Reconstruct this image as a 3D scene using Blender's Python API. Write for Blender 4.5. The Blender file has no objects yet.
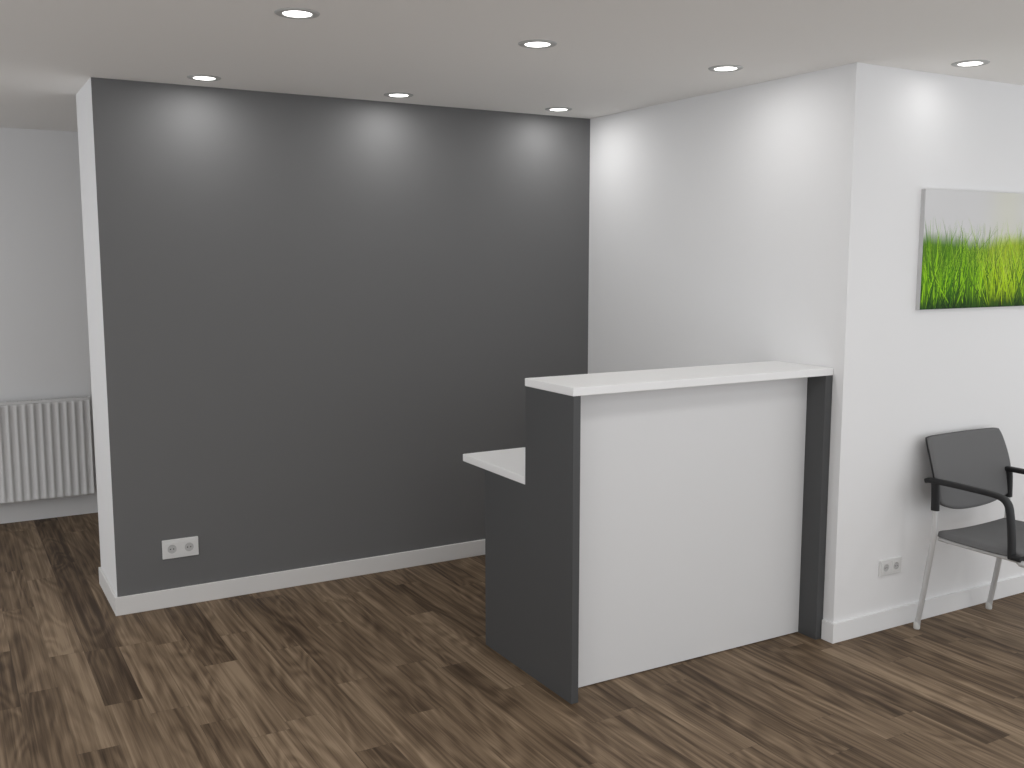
import bpy, bmesh, math, random
from mathutils import Vector, Matrix
random.seed(7)
scn = bpy.context.scene
C = scn.collection
PI = math.pi

# ------------------------------------------------------------------ dimensions
H = 2.5          # ceiling height
W = 2.70         # plane of the white return wall
D = -1.9475      # plane of the picture wall
T = 0.545        # depth of the grey partition
B = 2.134        # plane of the far radiator wall
BT, BH = 0.013, 0.09   # baseboard thickness / height

# ------------------------------------------------------------------ materials
def mat(name, col, rough=0.5, metal=0.0, bump=0.0, bscale=60, var=0.0, spec=0.5):
    m = bpy.data.materials.new(name); m.use_nodes = True
    n, l = m.node_tree.nodes, m.node_tree.links
    b = n['Principled BSDF']
    b.inputs['Base Color'].default_value = (*col, 1)
    b.inputs['Roughness'].default_value = rough
    b.inputs['Metallic'].default_value = metal
    b.inputs['Specular IOR Level'].default_value = spec
    if bump or var:
        tc = n.new('ShaderNodeTexCoord'); nz = n.new('ShaderNodeTexNoise')
        nz.inputs['Scale'].default_value = bscale; nz.inputs['Detail'].default_value = 4
        l.new(tc.outputs['Object'], nz.inputs['Vector'])
        if bump:
            bp = n.new('ShaderNodeBump'); bp.inputs['Strength'].default_value = bump
            bp.inputs['Distance'].default_value = 0.002
            l.new(nz.outputs['Fac'], bp.inputs['Height']); l.new(bp.outputs['Normal'], b.inputs['Normal'])
        if var:
            rp = n.new('ShaderNodeValToRGB')
            rp.color_ramp.elements[0].position = .3; rp.color_ramp.elements[1].position = .7
            rp.color_ramp.elements[0].color = (*[c*(1-var) for c in col], 1)
            rp.color_ramp.elements[1].color = (*[min(1, c*(1+var)) for c in col], 1)
            l.new(nz.outputs['Fac'], rp.inputs['Fac']); l.new(rp.outputs['Color'], b.inputs['Base Color'])
    return m

M = {
 'wall':   mat('white_wall_paint', (.83, .83, .835), .9, bump=.12, bscale=220, spec=.2),
 'grey':   mat('grey_wall_paint', (.158, .158, .159), .85, bump=.12, bscale=220, spec=.25),
 'ceil':   mat('ceiling_paint', (.90, .885, .86), .95, bump=.08, bscale=160, spec=.1),
 'base':   mat('white_baseboard', (.76, .75, .74), .5),
 'lam_w':  mat('white_laminate', (.74, .74, .745), .45, bump=.03, bscale=300, spec=.35),
 'top_w':  mat('white_countertop_laminate', (.86, .86, .86), .4, spec=.35),
 'lam_d':  mat('anthracite_laminate', (.074, .075, .077), .5, bump=.03, bscale=300, spec=.35),
 'lam_e':  mat('anthracite_edge_band', (.075, .076, .078), .5, spec=.35),
 'rad':    mat('white_radiator_enamel', (.74, .74, .74), .45),
 'plate':  mat('white_socket_plastic', (.73, .73, .725), .4),
 'hole':   mat('dark_socket_hole', (.05, .05, .05), .6),
 'well':   mat('socket_well_shade', (.50, .50, .50), .45),  # shade of the recess put into the colour as a darker grey
 'pin':    mat('steel_contact', (.55, .55, .55), .35, 1),
 'fabric': mat('grey_upholstery', (.16, .16, .162), .95, bump=.5, bscale=900, var=.10, spec=.1),
 'fabric_d': mat('dark_backrest_rim', (.085, .085, .087), .8, spec=.2),
 'black':  mat('black_arm_plastic', (.012, .012, .013), .5, spec=.35),
 'silver': mat('silver_painted_steel', (.60, .60, .60), .38, .25),
 'glide':  mat('pale_plastic_glide', (.66, .66, .64), .5),
 'trim':   mat('downlight_trim', (.52, .52, .51), .5),
 'canvas': mat('canvas_edge', (.60, .60, .60), .9, bump=.4, bscale=800, spec=.1),
}

def emission(name, col, s):
    m = bpy.data.materials.new(name); m.use_nodes = True
    b = m.node_tree.nodes['Principled BSDF']
    b.inputs['Base Color'].default_value = (.9, .9, .9, 1)
    b.inputs['Emission Color'].default_value = (*col, 1)
    b.inputs['Emission Strength'].default_value = s
    return m
M['lens'] = emission('lit_downlight_lens', (1, .985, .95), 6.0)

def attr_mat(name, rough=.8):
    m = bpy.data.materials.new(name); m.use_nodes = True
    n, l = m.node_tree.nodes, m.node_tree.links
    b = n['Principled BSDF']; a = n.new('ShaderNodeAttribute'); a.attribute_name = 'tint'
    tc = n.new('ShaderNodeTexCoord'); nz = n.new('ShaderNodeTexNoise'); nz.inputs['Scale'].default_value = 700
    bp = n.new('ShaderNodeBump'); bp.inputs['Strength'].default_value = .15; bp.inputs['Distance'].default_value = .001
    l.new(tc.outputs['Object'], nz.inputs['Vector']); l.new(nz.outputs['Fac'], bp.inputs['Height'])
    l.new(bp.outputs['Normal'], b.inputs['Normal'])
    l.new(a.outputs['Color'], b.inputs['Base Color'])
    b.inputs['Roughness'].default_value = rough; b.inputs['Specular IOR Level'].default_value = .2
    return m
M['print'] = attr_mat('printed_photo_ink')

# ---- floor: walnut planks, tone and offsets per plank, grain in nodes
def floor_mat():
    m = bpy.data.materials.new('walnut_plank_laminate'); m.use_nodes = True
    n, l = m.node_tree.nodes, m.node_tree.links
    b = n['Principled BSDF']
    def N(t, **k):
        x = n.new(t)
        for a, v in k.items(): setattr(x, a, v)
        return x
    def math_(op, a, bb=None, clamp=False):
        x = N('ShaderNodeMath', operation=op, use_clamp=clamp)
        for i, v in enumerate((a, bb)):
            if v is None: continue
            if isinstance(v, (int, float)): x.inputs[i].default_value = v
            else: l.new(v, x.inputs[i])
        return x.outputs[0]
    at = N('ShaderNodeAttribute', attribute_name='plank')
    sep = N('ShaderNodeSeparateColor'); l.new(at.outputs['Color'], sep.inputs[0])
    tone, o1, o2 = sep.outputs
    tc = N('ShaderNodeTexCoord')
    off = N('ShaderNodeCombineXYZ')
    l.new(math_('MULTIPLY', o1, 37.0), off.inputs[0]); l.new(math_('MULTIPLY', o2, 53.0), off.inputs[1])
    l.new(math_('MULTIPLY', o1, 11.0), off.inputs[2])
    add = N('ShaderNodeVectorMath', operation='ADD')
    l.new(tc.outputs['Object'], add.inputs[0]); l.new(off.outputs[0], add.inputs[1])
    def scaled(sx, sy):
        v = N('ShaderNodeVectorMath', operation='MULTIPLY'); v.inputs[1].default_value = (sx, sy, 1)
        l.new(add.outputs[0], v.inputs[0]); return v.outputs[0]
    # broad figure: rings of a warped low-frequency field (cathedral grain)
    fig = N('ShaderNodeTexNoise'); fig.inputs['Scale'].default_value = 1; fig.inputs['Detail'].default_value = 1.5
    fig.inputs['Distortion'].default_value = .4
    l.new(scaled(7.0, 1.1), fig.inputs['Vector'])
    rings = math_('SINE', math_('MULTIPLY', fig.outputs['Fac'], 62.0))
    # streaks along the plank
    st = N('ShaderNodeTexNoise'); st.inputs['Scale'].default_value = 1; st.inputs['Detail'].default_value = 5
    st.inputs['Roughness'].default_value = .65; st.inputs['Distortion'].default_value = .25
    l.new(scaled(42.0, .8), st.inputs['Vector'])
    fine = N('ShaderNodeTexNoise'); fine.inputs['Scale'].default_value = 1; fine.inputs['Detail'].default_value = 3
    l.new(scaled(190.0, 4.0), fine.inputs['Vector'])
    blot = N('ShaderNodeTexNoise'); blot.inputs['Scale'].default_value = 1; blot.inputs['Detail'].default_value = 2
    l.new(scaled(8.0, 1.3), blot.inputs['Vector'])
    v = math_('MULTIPLY', math_('SUBTRACT', st.outputs['Fac'], .5), 1.75)
    v = math_('ADD', v, math_('MULTIPLY', rings, .11))
    v = math_('ADD', v, math_('MULTIPLY', math_('SUBTRACT', fine.outputs['Fac'], .5), .35))
    v = math_('ADD', v, math_('MULTIPLY', math_('SUBTRACT', blot.outputs['Fac'], .5), .6))
    v = math_('ADD', v, math_('MULTIPLY', math_('SUBTRACT', tone, .5), .8))
    v = math_('ADD', v, .5, clamp=True)
    rp = N('ShaderNodeValToRGB'); e = rp.color_ramp.elements
    e[0].position = .05; e[0].color = (.050, .031, .018, 1)
    e[1].position = .95; e[1].color = (.300, .219, .144, 1)
    x = e.new(.35); x.color = (.114, .076, .046, 1)
    x = e.new(.62); x.color = (.188, .131, .083, 1)
    l.new(v, rp.inputs['Fac'])
    # seams from the plank's own uv
    uv = N('ShaderNodeUVMap', uv_map='seam'); su = N('ShaderNodeSeparateXYZ'); l.new(uv.outputs[0], su.inputs[0])
    d = math_('MINIMUM', su.outputs[0], su.outputs[1])
    seam = N('ShaderNodeMapRange'); seam.inputs['From Min'].default_value = 0; seam.inputs['From Max'].default_value = .0022
    seam.inputs['To Min'].default_value = .45; seam.inputs['To Max'].default_value = 1
    l.new(d, seam.inputs['Value'])
    mx = N('ShaderNodeMix', data_type='RGBA', blend_type='MULTIPLY'); mx.inputs['Factor'].default_value = 1
    l.new(rp.outputs['Color'], mx.inputs['A']); l.new(seam.outputs[0], mx.inputs['B'])
    l.new(mx.outputs['Result'], b.inputs['Base Color'])
    b.inputs['Roughness'].default_value = .62; b.inputs['Specular IOR Level'].default_value = .25
    bp = N('ShaderNodeBump'); bp.inputs['Strength'].default_value = .12; bp.inputs['Distance'].default_value = .001
    l.new(st.outputs['Fac'], bp.inputs['Height']); l.new(bp.outputs['Normal'], b.inputs['Normal'])
    return m
M['floor'] = floor_mat()

# ------------------------------------------------------------------ mesh helpers
def add_box(bm, x0, x1, y0, y1, z0, z1, mi=0):
    vs = [bm.verts.new(p) for p in ((x0,y0,z0),(x1,y0,z0),(x1,y1,z0),(x0,y1,z0),(x0,y0,z1),(x1,y0,z1),(x1,y1,z1),(x0,y1,z1))]
    fs = [bm.faces.new([vs[i] for i in q]) for q in ((3,2,1,0),(4,5,6,7),(0,1,5,4),(1,2,6,5),(2,3,7,6),(3,0,4,7))]
    for f in fs: f.material_index = mi
    return fs
def box(x0, x1, y0, y1, z0, z1):
    bm = bmesh.new(); add_box(bm, x0, x1, y0, y1, z0, z1); return bm
def add_prism(bm, pts, a0, a1, axis):
    """extrude a 2-D outline between a0 and a1 along axis 0/1/2"""
    def P(p, a):
        return {0: (a, p[0], p[1]), 1: (p[0], a, p[1]), 2: (p[0], p[1], a)}[axis]
    v0 = [bm.verts.new(P(p, a0)) for p in pts]; v1 = [bm.verts.new(P(p, a1)) for p in pts]
    n = len(pts)
    bm.faces.new(v0); bm.faces.new(list(reversed(v1)))
    for i in range(n): bm.faces.new((v0[i], v1[i], v1[(i+1) % n], v0[(i+1) % n]))
def add_lathe(bm, prof, seg=48, axis='z', cen=(0,0,0), close=True):
    rings = []
    for r, h in prof:
        ring = []
        for k in range(seg):
            a = 2*PI*k/seg
            p = (r*math.cos(a), r*math.sin(a), h) if axis == 'z' else (r*math.cos(a), h, r*math.sin(a))
            ring.append(bm.verts.new(Vector(p)+Vector(cen)))
        rings.append(ring)
    for a, b in zip(rings, rings[1:]):
        for k in range(seg): bm.faces.new((a[k], a[(k+1) % seg], b[(k+1) % seg], b[k]))
    if close:
        bm.faces.new(rings[0]); bm.faces.new(rings[-1])
def catmull(pts, n=8):
    pts = [Vector(p) for p in pts]; out = []
    P = [pts[0]*2-pts[1]] + pts + [pts[-1]*2-pts[-2]]
    for i in range(1, len(P)-2):
        for k in range(n):
            t = k/n; a, b, c, d = P[i-1:i+3]
            out.append(.5*((2*b)+(c-a)*t+(2*a-5*b+4*c-d)*t*t+(3*b-a-3*c+d)*t**3))
    out.append(pts[-1]); return out
def add_tube(bm, path, rx, ry=None, seg=14, side=Vector((1,0,0)), power=2.0):
    """sweep a (super-)ellipse: rx along 'side', ry across it"""
    ry = ry or rx; path = [Vector(p) for p in path]; rings = []
    for i, p in enumerate(path):
        t = (path[min(i+1, len(path)-1)]-path[max(i-1, 0)]).normalized()
        s = (side - t*side.dot(t)).normalized(); u = t.cross(s)
        r = []
        for k in range(seg):
            a = 2*PI*k/seg; c_, s_ = math.cos(a), math.sin(a)
            c_ = math.copysign(abs(c_)**(2/power), c_); s_ = math.copysign(abs(s_)**(2/power), s_)
            r.append(bm.verts.new(p + s*rx*c_ + u*ry*s_))
        rings.append(r)
    for a, b in zip(rings, rings[1:]):
        for k in range(seg): bm.faces.new((a[k], a[(k+1) % seg], b[(k+1) % seg], b[k]))
    bm.faces.new(list(reversed(rings[0]))); bm.faces.new(rings[-1])

def obj(name, bm, ms, parent=None, smooth=None, bevel=0, seg=2):
    bmesh.ops.recalc_face_normals(bm, faces=bm.faces[:])
    me = bpy.data.meshes.new(name); bm.to_mesh(me); bm.free()
    for m in (ms if isinstance(ms, (list, tuple)) else [ms]): me.materials.append(m)
    o = bpy.data.objects.new(name, me); C.objects.link(o)
    if parent: o.parent = parent
    if smooth is not None:
        for p in me.polygons: p.use_smooth = True
        me.set_sharp_from_angle(angle=math.radians(smooth))
    if bevel:
        b = o.modifiers.new('bevel', 'BEVEL'); b.width = bevel; b.segments = seg; b.limit_method = 'ANGLE'
        b.angle_limit = math.radians(40)
    return o
def struct(name, bm, ms, **k):
    o = obj(name, bm, ms, **k); o['kind'] = 'structure'; return o
def thing(name, label, cat, loc=(0,0,0), rz=0, group=None):
    o = bpy.data.objects.new(name, None); C.objects.link(o)
    o.empty_display_size = .1; o.location = loc; o.rotation_euler = (0, 0, rz)
    o['label'] = label; o['category'] = cat
    if group: o['group'] = group
    return o
def dup(root, loc, label, rz=None):
    r = root.copy(); C.objects.link(r); r.location = loc; r['label'] = label
    if rz is not None: r.rotation_euler = (0, 0, rz)
    for ch in list(root.children):
        c = ch.copy(); C.objects.link(c); c.parent = r
        for g in list(ch.children):
            d = g.copy(); C.objects.link(d); d.parent = c
    return r

# ------------------------------------------------------------------ floor
XL, XR, YN = -3.2, 5.6, -5.6
pitch, x_off = 0.139, -0.479
ends = {  # plank ends seen in the photograph, by row
 -1: [-.232, -.856], 0: [.331, -.74], 1: [1.885, .785, -.395], 2: [-.41, 1.02], 3: [-.42, -1.168],
 8: [-1.268, -.1], 9: [-1.66, -.62], 7: [-1.83, -.8], 13: [-2.056, -1.1], 12: [-1.645, -.7], 16: [-1.926, -.9],
 15: [-2.482, -1.5], 20: [-2.58, -1.7], 19: [-2.682, -1.4], 17: [-2.665, -1.8]}
tones = {(-1, 0): .78, (-1, 1): .2, (0, 0): .45, (1, 2): .75, (1, 3): .70, (2, 1): .22, (2, 2): .28, (3, 1): .72, (3, 2): .55,
         (1, 1): .68, (2, 0): .25}
bm = bmesh.new(); lay = bm.loops.layers.uv.new('seam'); ca = bm.loops.layers.float_color.new('plank')
k0 = math.floor((XL-x_off)/pitch); k1 = math.ceil((XR-x_off)/pitch)
for k in range(k0, k1):
    xa, xb = max(XL, x_off+k*pitch), min(XR, x_off+(k+1)*pitch)
    if xb-xa < 1e-4: continue
    known = sorted(ends.get(k, []), reverse=True)
    cuts = list(known) if known else [random.uniform(0, 1.2)]
    while cuts[0] < B: cuts.insert(0, cuts[0]+random.uniform(.6, 1.2))
    while cuts[-1] > YN: cuts.append(cuts[-1]-random.uniform(.6, 1.2))
    first = cuts.index(known[0]) if known else 0
    for j, (ya, yb) in enumerate(zip(cuts, cuts[1:])):
        ya_, yb_ = min(ya, B), max(yb, YN)
        if ya_-yb_ < 1e-4: continue
        f = bm.faces.new([bm.verts.new(p) for p in ((xa, yb_, 0), (xb, yb_, 0), (xb, ya_, 0), (xa, ya_, 0))])
        tone = tones.get((k, j-first+1), min(1, max(0, random.gauss(.5, .12)))) if known else min(1, max(0, random.gauss(.5, .12)))
        col = (tone, random.random(), random.random(), 1)
        w, ln = xb-xa, ya_-yb_
        # uv holds the distance to the left edge and to the far end of the plank
        for lp, uvv in zip(f.loops, ((0, ln), (w, ln), (w, 0), (0, 0))):
            lp[lay].uv = uvv; lp[ca] = col
fl = struct('floor', bm, M['floor'])

# ------------------------------------------------------------------ shell
struct('ceiling', box(XL, XR, YN, B+.1, H, H+.1), M['ceil'])
struct('wall_back', box(XL, XR, B, B+.1, 0, H), M['wall'])
bm = bmesh.new()                                    # grey partition with a white end
for f in add_box(bm, 0, W, 0, T, 0, H):
    pass
bm.normal_update(); bmesh.ops.recalc_face_normals(bm, faces=bm.faces[:])
for f in bm.faces: f.material_index = 1 if f.normal.y < -.5 else 0
struct('wall_center', bm, [M['wall'], M['grey']])
struct('wall_right', box(W, XR, D, B, 0, H), M['wall'])

bm = bmesh.new()
add_prism(bm, [(-BT, T), (-BT, -BT), (W, -BT), (W, 0), (0, 0), (0, T)], 0, BH, 2)
struct('baseboard_center', bm, M['base'], bevel=.0025)
bm = bmesh.new()
add_prism(bm, [(W-BT, -1.893), (W-BT, D-BT), (XR, D-BT), (XR, D), (W, D), (W, -1.893)], 0, BH, 2)
struct('baseboard_right', bm, M['wall'], bevel=.001)

# ------------------------------------------------------------------ reception counter
X0, YF, YT, YB = 1.350, -1.889, -1.540, -1.199
XI, ZC, ZCT, ZW, ZWT = 2.656, 1.191, 1.223, .790, .823
rc = thing('reception_counter', 'white fronted reception counter with raised top and dark grey side panels', 'counter', (X0, YF, 0))
def loc(bm):
    bmesh.ops.translate(bm, verts=bm.verts[:], vec=(-X0, -YF, 0)); return bm
outline = [(YF, 0), (YB, 0), (YB, ZW), (YT, ZW), (YT, ZC), (YF, ZC)]
def side_panel(xa, xb):
    bm = bmesh.new(); add_prism(bm, outline, xa, xb, 0)
    bm.normal_update(); bmesh.ops.recalc_face_normals(bm, faces=bm.faces[:])
    for f in bm.faces: f.material_index = 0 if abs(f.normal.x) > .5 else 1
    return loc(bm)
o = obj('side_panel', side_panel(X0, X0+.032), [M['lam_d'], M['lam_e']], rc, bevel=.001)
o['label'] = 'dark grey stepped side panel at the open left end of the counter'
o = obj('side_panel', side_panel(XI, W-.001), [M['lam_d'], M['lam_e']], rc, bevel=.001)
o['label'] = 'dark grey side panel against the white wall'
o = obj('front_panel', loc(box(X0+.0325, XI-.0005, -1.7859, -1.762, .004, ZC-.0005)), M['lam_w'], rc, bevel=.001)
o['label'] = 'plain white front panel'
o = obj('countertop', loc(box(X0-.003, W-.001, YF-.002, YT, ZC, ZCT)), M['top_w'], rc, bevel=.0025, seg=3)
o['label'] = 'raised white countertop slab'
o = obj('worktop', loc(box(X0-.003, W-.001, -.994, -1.5395, ZW, ZWT)), M['top_w'], rc, bevel=.0025, seg=3)
o['label'] = 'lower white desk surface behind the counter'
o = obj('back_panel', loc(box(X0+.0325, XI-.0005, YT-.019, YT-.0005, ZW+.035, ZC-.0005)), M['lam_w'], rc, bevel=.001)
o = obj('modesty_panel', loc(box(X0+.0325, XI-.0005, YB-.12, YB-.10, .05, ZW-.0005)), M['lam_d'], rc, bevel=.001)

# ------------------------------------------------------------------ wall sockets
def socket(name, label, loc_, k_=1.0):
    """double earthed socket in one frame, face towards -y, origin at centre on the wall"""
    t = thing(name, label, 'socket', loc_, group='double wall sockets'); t.scale = (k_, 1, k_)
    w, h = .172, .094
    bm = bmesh.new(); add_box(bm, -w/2, w/2, -.009, 0, -h/2, h/2)
    obj('cover_plate', bm, M['plate'], t, bevel=.003, seg=3)
    for s in (-1, 1):
        cx = s*.0405
        bm = bmesh.new()                            # square insert with a round well
        r, q, n = .0215, .0305, 40
        outer, inner, low = [], [], []
        for k in range(n):
            a = 2*PI*k/n; ca_, sa = math.cos(a), math.sin(a); m_ = max(abs(ca_), abs(sa))
            outer.append(bm.verts.new((cx+q*ca_/m_, -.0112, q*sa/m_)))
            inner.append(bm.verts.new((cx+r*ca_, -.0112, r*sa)))
            low.append(bm.verts.new((cx+r*.95*ca_, -.0098, r*.95*sa)))
        skirt = [bm.verts.new((v.co.x, -.0085, v.co.z)) for v in outer]
        for k in range(n):
            j = (k+1) % n
            for a, b in ((skirt, outer), (outer, inner), (inner, low)):
                f = bm.faces.new((a[k], a[j], b[j], b[k]))
        f = bm.faces.new(low); f.material_index = 1
        for f in bm.faces:
            if all(v in low or v in inner for v in f.verts): f.material_index = 1
        ins = obj('socket_insert', bm, [M['plate'], M['well']], t)
        for hx in (-.0075, .0075):
            bm = bmesh.new(); add_lathe(bm, [(.0032, -.0101), (.0032, -.0095)], 16, 'y', (cx+hx, 0, 0))
            obj('pin_hole', bm, M['hole'], ins)
        for hz in (-1, 1):
            bm = bmesh.new(); add_box(bm, cx-.003, cx+.003, -.0112, -.0095, min(hz*.016, hz*.0205), max(hz*.016, hz*.0205))
            obj('earth_clip', bm, M['pin'], ins)
    return t
s1 = socket('wall_socket', 'white double wall socket low on the dark grey wall', (.299, 0, .289))
s2 = dup(s1, (3.052, D, .294), 'white double wall socket low on the white wall left of the chair'); s2.scale = (.84, 1, .78)

# ------------------------------------------------------------------ radiator
RX0, RX1, RY, RZ0, RZ1 = -1.04, .166, 2.034, .150, .797
rd = thing('radiator', 'white ribbed panel radiator on the far wall left of the partition', 'radiator', (RX0, B, 0))
def rl(bm): bmesh.ops.translate(bm, verts=bm.verts[:], vec=(-RX0, -B, 0)); return bm
def ribbed(y_front, depth, name):
    p = .0478; n = int((RX1-RX0)/p); p = (RX1-RX0)/n
    prof = []
    for k in range(n):
        x = RX0+k*p
        for u, d in ((0, 0), (.10, 0), (.26, .85), (.34, 1), (.66, 1), (.74, .85), (.90, 0)): prof.append((x+u*p, y_front+d*depth))
    prof.append((RX1, y_front))
    bm = bmesh.new()
    zs = [(RZ0, 1.0), (RZ0+.012, 1.0), (RZ0+.035, 0), (RZ1-.050, 0), (RZ1-.028, 1.0), (RZ1-.016, 1.0)]
    rows = []
    for z, flat in zs:   # the flutes run out near the top and bottom seams
        rows.append([bm.verts.new((x, y_front+(y-y_front)*(1-flat*.75), z)) for x, y in prof])
    for a, b in zip(rows, rows[1:]):
        for i in range(len(prof)-1): bm.faces.new((a[i], a[i+1], b[i+1], b[i]))
    o = obj(name, rl(bm), M['rad'], rd, smooth=50)
    s = o.modifiers.new('thick', 'SOLIDIFY'); s.thickness = .0015; s.offset = -1
    return o
ribbed(RY, .014, 'front_panel')
obj('rear_panel', rl(box(RX0, RX1, RY+.048, RY+.058, RZ0, RZ1-.016)), M['rad'], rd, bevel=.003)
bm = bmesh.new()                                     # grille on top: frame and slots
for y0, y1 in ((RY-.001, RY+.008), (RY+.052, RY+.060)): add_box(bm, RX0, RX1, y0, y1, RZ1-.016, RZ1)
n = 60
for k in range(n+1):
    x = RX0+.002+(RX1-RX0-.006)*k/n; add_box(bm, x, x+.004, RY+.008, RY+.052, RZ1-.010, RZ1-.002)
obj('top_grille', rl(bm), M['rad'], rd)
for x in (RX0-.002, RX1-.001):
    obj('side_cover', rl(box(x, x+.003, RY+.004, RY+.058, RZ0+.02, RZ1-.001)), M['rad'], rd)
for x in (RX0+.2, RX1-.2):
    obj('wall_bracket', rl(box(x-.015, x+.015, RY+.058, B-.0005, RZ0+.08, RZ1-.08)), M['rad'], rd)

for dx in (.03, .08):
    bm = bmesh.new(); add_tube(bm, [(RX0+dx, RY+.034, 0), (RX0+dx, RY+.034, RZ0+.03)], .0085, .0085, 14)
    obj('supply_pipe', rl(bm), M['rad'], rd, smooth=50)

# ------------------------------------------------------------------ picture of grass
PX0, PX1, PY, PZ0, PZ1 = 3.142, 4.205, D-.022, 1.467, 2.000
pc = thing('canvas_picture', 'frameless wide picture of bright green grass above the chair', 'picture', (PX0, D, PZ0))
def pl(bm): bmesh.ops.translate(bm, verts=bm.verts[:], vec=(-PX0, -D, -PZ0)); return bm
obj('canvas_block', pl(box(PX0, PX1, PY, D, PZ0, PZ1)), M['canvas'], pc)['label'] = 'pale grey wrapped canvas edge'
rnd = random.Random(21)
def lerp(a, b, t): return tuple(x+(y-x)*t for x, y in zip(a, b))
def sm(a, b, x): t = min(1, max(0, (x-a)/(b-a))); return t*t*(3-2*t)
PW, PH = PX1-PX0, PZ1-PZ0
def glow(u): return math.exp(-((u-.56)/.13)**2)      # soft sunlit patch in the picture
def back(u, v):
    g = glow(u)
    sky = lerp((.69, .69, .695), (.70, .70, .63), g)
    top = .58+.03*math.sin(u*9+1)+.03*g
    gr = lerp((.012, .03, .012), (.10, .24, .02), sm(.02, .40, v))
    gr = lerp(gr, (.56, .70, .02), g*sm(.18, .5, v)*.9)
    return lerp(gr, sky, sm(top-.08, top+.06, v))
bm = bmesh.new(); ca = bm.loops.layers.float_color.new('tint')
nx, nz = 90, 46; E_ = .0003
g = [[bm.verts.new((PX0+.0005+(PW-.001)*i/nx, PY-E_, PZ0+.0005+(PH-.001)*j/nz)) for i in range(nx+1)] for j in range(nz+1)]
for j in range(nz):
    for i in range(nx):
        f = bm.faces.new((g[j][i], g[j][i+1], g[j+1][i+1], g[j+1][i]))
        for lp, (a, b) in zip(f.loops, ((i, j), (i+1, j), (i+1, j+1), (i, j+1))): lp[ca] = (*back(a/nx, b/nz), 1)
obj('printed_sky', pl(bm), M['print'], pc)['label'] = 'pale grey printed background'
bm = bmesh.new(); ca = bm.loops.layers.float_color.new('tint')
NB = 1100
for i in range(NB):
    t = i/NB                                        # far blades first, near blades last
    u0 = rnd.random(); g_ = glow(u0)
    tall = rnd.random()
    h = (.56+.13*tall+.11*(tall**5)+.035*math.sin(u0*31)) * (1-.30*t*rnd.random()) * PH
    if rnd.random() < .35: h *= rnd.uniform(.35, .8)
    lean = rnd.gauss(0, .055)*(1+.6*t); bend = rnd.gauss(0, .03)
    w = rnd.uniform(.0035, .0085)*(.8+.6*t)
    hue = rnd.random()
    lo = lerp((.005, .018, .008), (.03, .10, .012), rnd.random())
    mid = lerp((.035, .17, .008), (.36, .74, .012), hue)
    tip = lerp((.10, .30, .015), (.50, .80, .07), hue)
    mid = lerp(mid, (.58, .80, .012), g_*.75); tip = lerp(tip, (.74, .82, .16), g_*.75)
    if rnd.random() < .28: mid = lerp(mid, (.015, .06, .015), .75); tip = lerp(tip, (.05, .16, .02), .6)
    fade = g_*.35*(1-t)
    z_base = -rnd.random()*.02
    n = 7; vs = []
    for k in range(n+1):
        s = k/n
        x = PX0+u0*PW+lean*s*h/.25+bend*s*s*h/.25; z = PZ0+z_base+h*s
        hw = w*(1-s**1.6)*.5+.0002
        c = lerp(lo, mid, sm(.05, .5, s)); c = lerp(c, tip, sm(.5, 1, s))
        if fade: c = lerp(c, back(u0, min(1, h*s/PH)), fade)
        vs.append((x, max(PZ0+.0006, z), hw, c))
    yy = PY-E_*2-t*.0009
    clampx = lambda x: min(PX1-.0006, max(PX0+.0006, x))
    rows = [(bm.verts.new((clampx(x-hw), yy, z)), bm.verts.new((clampx(x+hw), yy, z)), c) for x, z, hw, c in vs]
    for (a, b, c1), (c_, d, c2) in zip(rows, rows[1:]):
        f = bm.faces.new((a, b, d, c_))
        for lp, cc in zip(f.loops, (c1, c1, c2, c2)): lp[ca] = (*cc, 1)
obj('printed_grass', pl(bm), M['print'], pc)['label'] = 'printed bright green grass blades'

# ------------------------------------------------------------------ visitor chair
CXc = 3.431                                          # centre line of the chair
ch = thing('visitor_chair', 'grey upholstered visitor chair with black armrests and silver legs', 'chair', (CXc, -2.30, 0))
def cl(bm): bmesh.ops.translate(bm, verts=bm.verts[:], vec=(-CXc, 2.30, 0)); return bm
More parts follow.
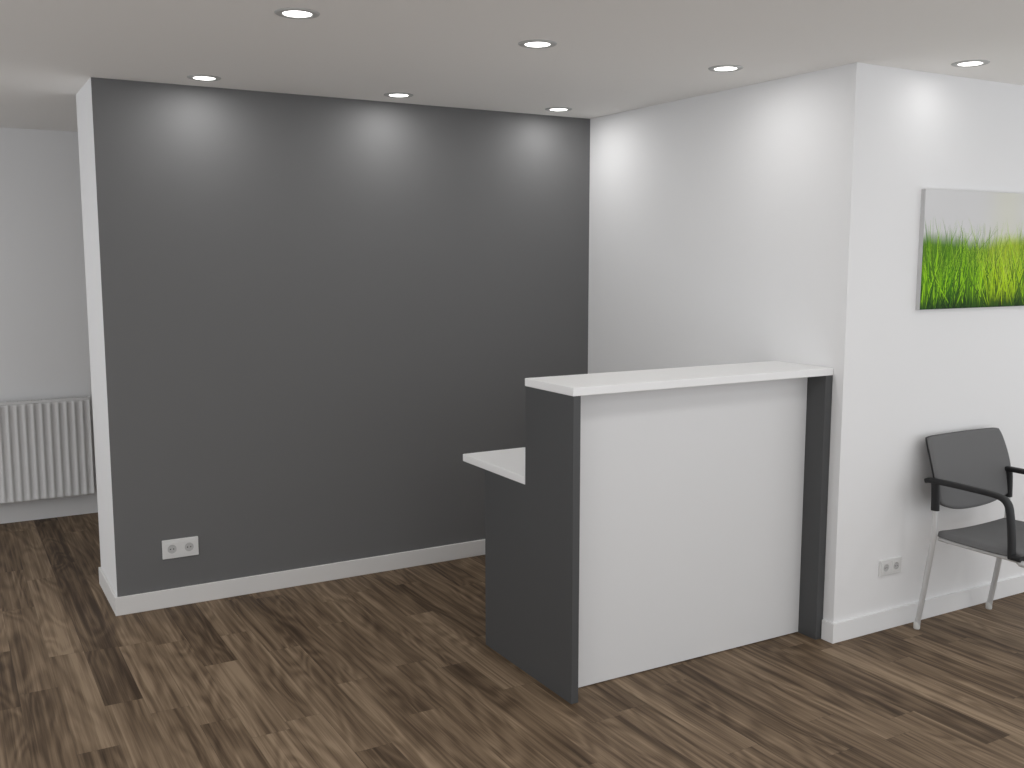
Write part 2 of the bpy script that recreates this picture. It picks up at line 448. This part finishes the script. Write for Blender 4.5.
# seat pad: rounded, dished, front edge rolled down
def seat_bm():
    bm = bmesh.new(); nu, nv = 28, 28
    hw, y0, y1, th = .264, -2.070, -2.54, .040
    def top(u, v):     # u,v in -1..1
        x = u*hw*(1-.03*(v > 0)*v); y = (y0+y1)/2+(y1-y0)/2*v
        z = .478-.016*(1-u*u)*(1-.4*v*v)+.006*u*u
        z -= .022*max(0, v-.55)**2/.2025
        return x, y, z
    def rc_(u, v):     # square -> rounded square
        return u*math.sqrt(1-.16*v*v), v*math.sqrt(1-.10*u*u)
    T_, U_ = [], []
    for j in range(nv+1):
        a, b = [], []
        for i in range(nu+1):
            u, v = -1+2*i/nu, -1+2*j/nv; ru, rv = rc_(u, v)
            x, y, z = top(ru, rv); e = max(abs(u), abs(v))
            inset = 1-.03*max(0, (e-.9)/.1)
            a.append(bm.verts.new((CXc+x*inset, (y-(y0+y1)/2)*inset+(y0+y1)/2, z-.010*max(0, (e-.86)/.14)**2)))
            b.append(bm.verts.new((CXc+x*.985, (y-(y0+y1)/2)*.985+(y0+y1)/2, z-th+.008*max(0, (e-.86)/.14)**2+.004*(1-u*u))))
        T_.append(a); U_.append(b)
    for j in range(nv):
        for i in range(nu):
            bm.faces.new((T_[j][i], T_[j][i+1], T_[j+1][i+1], T_[j+1][i])); bm.faces.new((U_[j][i], U_[j+1][i], U_[j+1][i+1], U_[j][i+1]))
    rim = [(0, i) for i in range(nu)]+[(j, nu) for j in range(nv)]+[(nv, nu-i) for i in range(nu)]+[(nv-j, 0) for j in range(nv)]
    for k in range(len(rim)):
        a, b = rim[k], rim[(k+1) % len(rim)]
        bm.faces.new((T_[a[0]][a[1]], U_[a[0]][a[1]], U_[b[0]][b[1]], T_[b[0]][b[1]]))
    return cl(bm)
obj('seat', seat_bm(), M['fabric'], ch, smooth=70)['label'] = 'grey padded seat'
# backrest: reclined, bowed, with a rounded lower edge
def back_outline(u):
    """left-right coordinate u in -1..1 -> lower and upper z"""
    lo = .548+.050*abs(u)**2.4; hi = .892+.0*u
    return lo, hi
def back_grid(bm, scale, yoff, flip):
    nu, nv = 32, 22; rows = []
    for j in range(nv+1):
        r = []
        for i in range(nu+1):
            u, v = -1+2*i/nu, j/nv
            uu = u*math.sqrt(1-.055*(2*v-1)**12) if True else u
            vv = .5+(v-.5)*math.sqrt(1-.05*abs(u)**14)*1.0
            lo, hi = back_outline(uu); z = lo+(hi-lo)*vv
            half = .260+.010*math.sin(PI*min(1, vv*1.05))+.006*vv
            x = uu*half
            rec = sm(0, 1, (z-.56)/.36)
            y = -2.074+.086*((z-.55)/.345)+.018*math.sin(PI*(z-.55)/.345)*-1-.014*(uu*uu)+yoff
            cz = .72
            r.append(bm.verts.new((CXc+.022+x*scale, y, cz+(z-cz)*scale)))
        rows.append(r)
    for j in range(nv):
        for i in range(nu):
            q = (rows[j][i], rows[j][i+1], rows[j+1][i+1], rows[j+1][i])
            bm.faces.new(q if not flip else tuple(reversed(q)))
    rim = [rows[0][i] for i in range(nu)]+[rows[j][nu] for j in range(nv)]+[rows[nv][nu-i] for i in range(nu)]+[rows[nv-j][0] for j in range(nv)]
    return rim
def bridge(bm, a, b):
    for k in range(len(a)):
        j = (k+1) % len(a); bm.faces.new((a[k], a[j], b[j], b[k]))
bm = bmesh.new()
ra = back_grid(bm, .975, -.010, False); rb = back_grid(bm, .975, .008, True)
# rounded edge through an intermediate wider rim
tmp = bmesh.new(); rim_mid = back_grid(tmp, 1.0, -.001, False); mid = [bm.verts.new(v.co) for v in rim_mid]; tmp.free()
bridge(bm, ra, mid); bridge(bm, mid, rb)
bk = obj('backrest', cl(bm), M['fabric'], ch, smooth=70); bk['label'] = 'grey padded backrest with curved lower edge'
bm = bmesh.new()                                     # thin shell behind the padding
ra = back_grid(bm, 1.0, .0085, False); rb = back_grid(bm, .99, .0125, True); bridge(bm, ra, rb)
obj('back_shell', cl(bm), M['fabric_d'], bk, smooth=60)
for s in (-1, 1):
    lx = CXc+s*.264
    sx = Vector((1, 0, 0))
    # rear leg: upright beside the seat, then splayed backwards to the floor
    bm = bmesh.new()
    path = catmull([(lx, -2.022, .010), (lx, -2.052, .20), (lx, -2.080, .40), (lx, -2.088, .48), (lx, -2.084, .60), (lx, -2.078, .685)], 6)
    add_tube(bm, path, .0105, .0135, 16)
    lg = obj('leg', cl(bm), M['silver'], ch, smooth=50); lg['label'] = 'silver rear leg'
    bm = bmesh.new(); add_lathe(bm, [(.0135, 0), (.0145, .004), (.0145, .030), (.0118, .034)], 20, 'z', (lx, -2.0225, 0))
    obj('glide', cl(bm), M['glide'], lg, smooth=40)
    # front leg
    bm = bmesh.new()
    path = catmull([(lx, -2.625, .010), (lx, -2.600, .20), (lx, -2.568, .38), (lx, -2.545, .432), (lx, -2.50, .440)], 6)
    add_tube(bm, path, .0105, .0135, 16)
    lg = obj('leg', cl(bm), M['silver'], ch, smooth=50); lg['label'] = 'silver front leg'
    bm = bmesh.new(); add_lathe(bm, [(.0135, 0), (.0145, .004), (.0145, .030), (.0118, .034)], 20, 'z', (lx, -2.6245, 0))
    obj('glide', cl(bm), M['glide'], lg, smooth=40)
    # armrest loop: rear sleeve, pad, front drop
    bm = bmesh.new()
    add_tube(bm, catmull([(lx, -2.086, .572), (lx, -2.084, .64), (lx, -2.080, .700)], 5), .0135, .0175, 16, sx, 3.5)
    pad = catmull([(lx, -2.036, .700), (lx, -2.06, .705), (lx, -2.16, .706), (lx, -2.30, .705), (lx, -2.390, .700), (lx, -2.430, .679),
                   (lx, -2.446, .632), (lx, -2.458, .54), (lx, -2.464, .452)], 7)
    rings = []
    n = len(pad)
    add_tube(bm, pad, .0195, .0115, 16, sx, 3.5)
    add_tube(bm, [(lx, -2.456, .458), (lx, -2.51, .458)], .0165, .013, 16, sx, 3.5)
    o = obj('armrest', cl(bm), M['black'], ch, smooth=50)
    o['label'] = 'black armrest with curved front post'
    # side rail of the seat frame
    bm = bmesh.new(); add_tube(bm, [(lx-s*.034, -2.090, .437), (lx-s*.034, -2.52, .436)], .009, .010, 12)
    obj('seat_rail', cl(bm), M['silver'], ch, smooth=50)
for y, z in ((-2.13, .432), (-2.47, .428)):
    bm = bmesh.new(); add_tube(bm, [(CXc-.228, y, z), (CXc+.228, y, z)], .009, .009, 12, Vector((0, 1, 0)))
    obj('cross_rail', cl(bm), M['silver'], ch, smooth=50)
for s in (-1, 1):                                    # brackets joining backrest to the posts
    bm = bmesh.new(); add_tube(bm, [(CXc+s*.258, -2.080, .662), (CXc+s*.225, -2.052, .662)], .008, .008, 10, Vector((0, 0, 1)))
    obj('back_bracket', cl(bm), M['black'], ch, smooth=50)

# ------------------------------------------------------------------ downlights
def downlight(label, loc_):
    t = thing('recessed_downlight', label, 'ceiling light', loc_, group='recessed ceiling downlights')
    bm = bmesh.new()
    add_lathe(bm, [(.047, -.001), (.050, -.0045), (.066, -.0045), (.072, -.0025), (.074, 0)], 56, 'z', close=False)
    obj('trim_ring', bm, M['trim'], t, smooth=60)
    bm = bmesh.new(); add_lathe(bm, [(.0475, -.0005), (.0475, -.0022), (.040, -.0036)], 48, 'z')
    obj('lamp_lens', bm, M['lens'], t, smooth=30)
    return t
GRP = [
 ((.443, -.240), 'glowing round downlight nearest the left end of the dark grey wall', 'wall'),
 ((1.390, -.237), 'glowing round downlight above the middle of the dark grey wall', 'wall'),
 ((2.335, -.230), 'glowing round downlight nearest the inner corner of grey and white walls', 'wall'),
 ((.432, -1.605), 'glowing round downlight at upper left, largest and nearest the camera', 'mid'),
 ((1.368, -1.596), 'glowing round downlight above the left end of the reception counter', 'mid'),
 ((2.317, -1.580), 'glowing round downlight above the right end of the reception counter', 'mid'),
 ((3.124, -2.170), 'glowing round downlight above the grass picture, in front of the white wall', 'art'),
]
def lamp(power):
    d = bpy.data.lights.new('downlight_or_fill_beam', 'AREA'); d.shape = 'DISK'; d.size = .085; d.energy = power
    d.color = (1, .992, .982)
    o = bpy.data.objects.new('downlight_or_fill_beam', d); C.objects.link(o); o.location = (0, 0, -.006)
    return o
POW = {'wall': 2.2, 'mid': 1.6, 'art': .36}
first = None
for (x, y), lab, kind in GRP:
    if first is None: t = first = downlight(lab, (x, y, H))
    else: t = dup(first, (x, y, H), lab)
for t, (_, _, kind) in zip([o for o in C.objects if o.name.startswith('recessed_downlight')], GRP):
    lamp(POW[kind]).parent = t

# added fill lamps out of view, no fixtures, to balance the room light
for x, y, p in ((-.55, -3.1, 5), (.43, -3.1, 4), (1.37, -3.1, 3.5), (2.32, -3.3, 3.5), (4.7, -3.5, 5), (3.4, -4.4, 5), (.9, -4.6, 6), (-1.3, -1.4, 3.5), (-1.6, .7, 5)):
    o = lamp(p); o.data.size = .30; o.location = (x, y, H-.006)

# ------------------------------------------------------------------ room light
w = bpy.data.worlds.new('daylight'); scn.world = w; w.use_nodes = True
wn, wl = w.node_tree.nodes, w.node_tree.links
bg = wn['Background']; bg.inputs[1].default_value = 1.12
wt = wn.new('ShaderNodeTexCoord'); wsep = wn.new('ShaderNodeSeparateXYZ'); wr = wn.new('ShaderNodeValToRGB')
wm = wn.new('ShaderNodeMapRange'); wm.inputs['From Min'].default_value = -1; wm.inputs['From Max'].default_value = 1
wl.new(wt.outputs['Generated'], wsep.inputs[0]); wl.new(wsep.outputs[2], wm.inputs['Value']); wl.new(wm.outputs[0], wr.inputs['Fac'])
wr.color_ramp.elements[0].position = .42; wr.color_ramp.elements[0].color = (1.06, 1.09, 1.13, 1)   # lower half: added glow that lifts the ceiling
wr.color_ramp.elements[1].position = .55; wr.color_ramp.elements[1].color = (.97, .985, 1, 1)      # overcast sky
wl.new(wr.outputs['Color'], bg.inputs[0])

# ------------------------------------------------------------------ camera
cd = bpy.data.cameras.new('camera'); cam = bpy.data.objects.new('camera', cd); C.objects.link(cam)
cam.location = (-.6619, -4.9294, 1.6962)
cam.rotation_euler = (math.radians(90-7.189), 0, math.radians(-29.923))
cd.sensor_width = 36; cd.lens = 997.74*36/1024
cd.clip_start = .02
scn.camera = cam
scn.view_settings.view_transform = 'Standard'
scn.view_settings.look = 'None'
scn.view_settings.exposure = 0
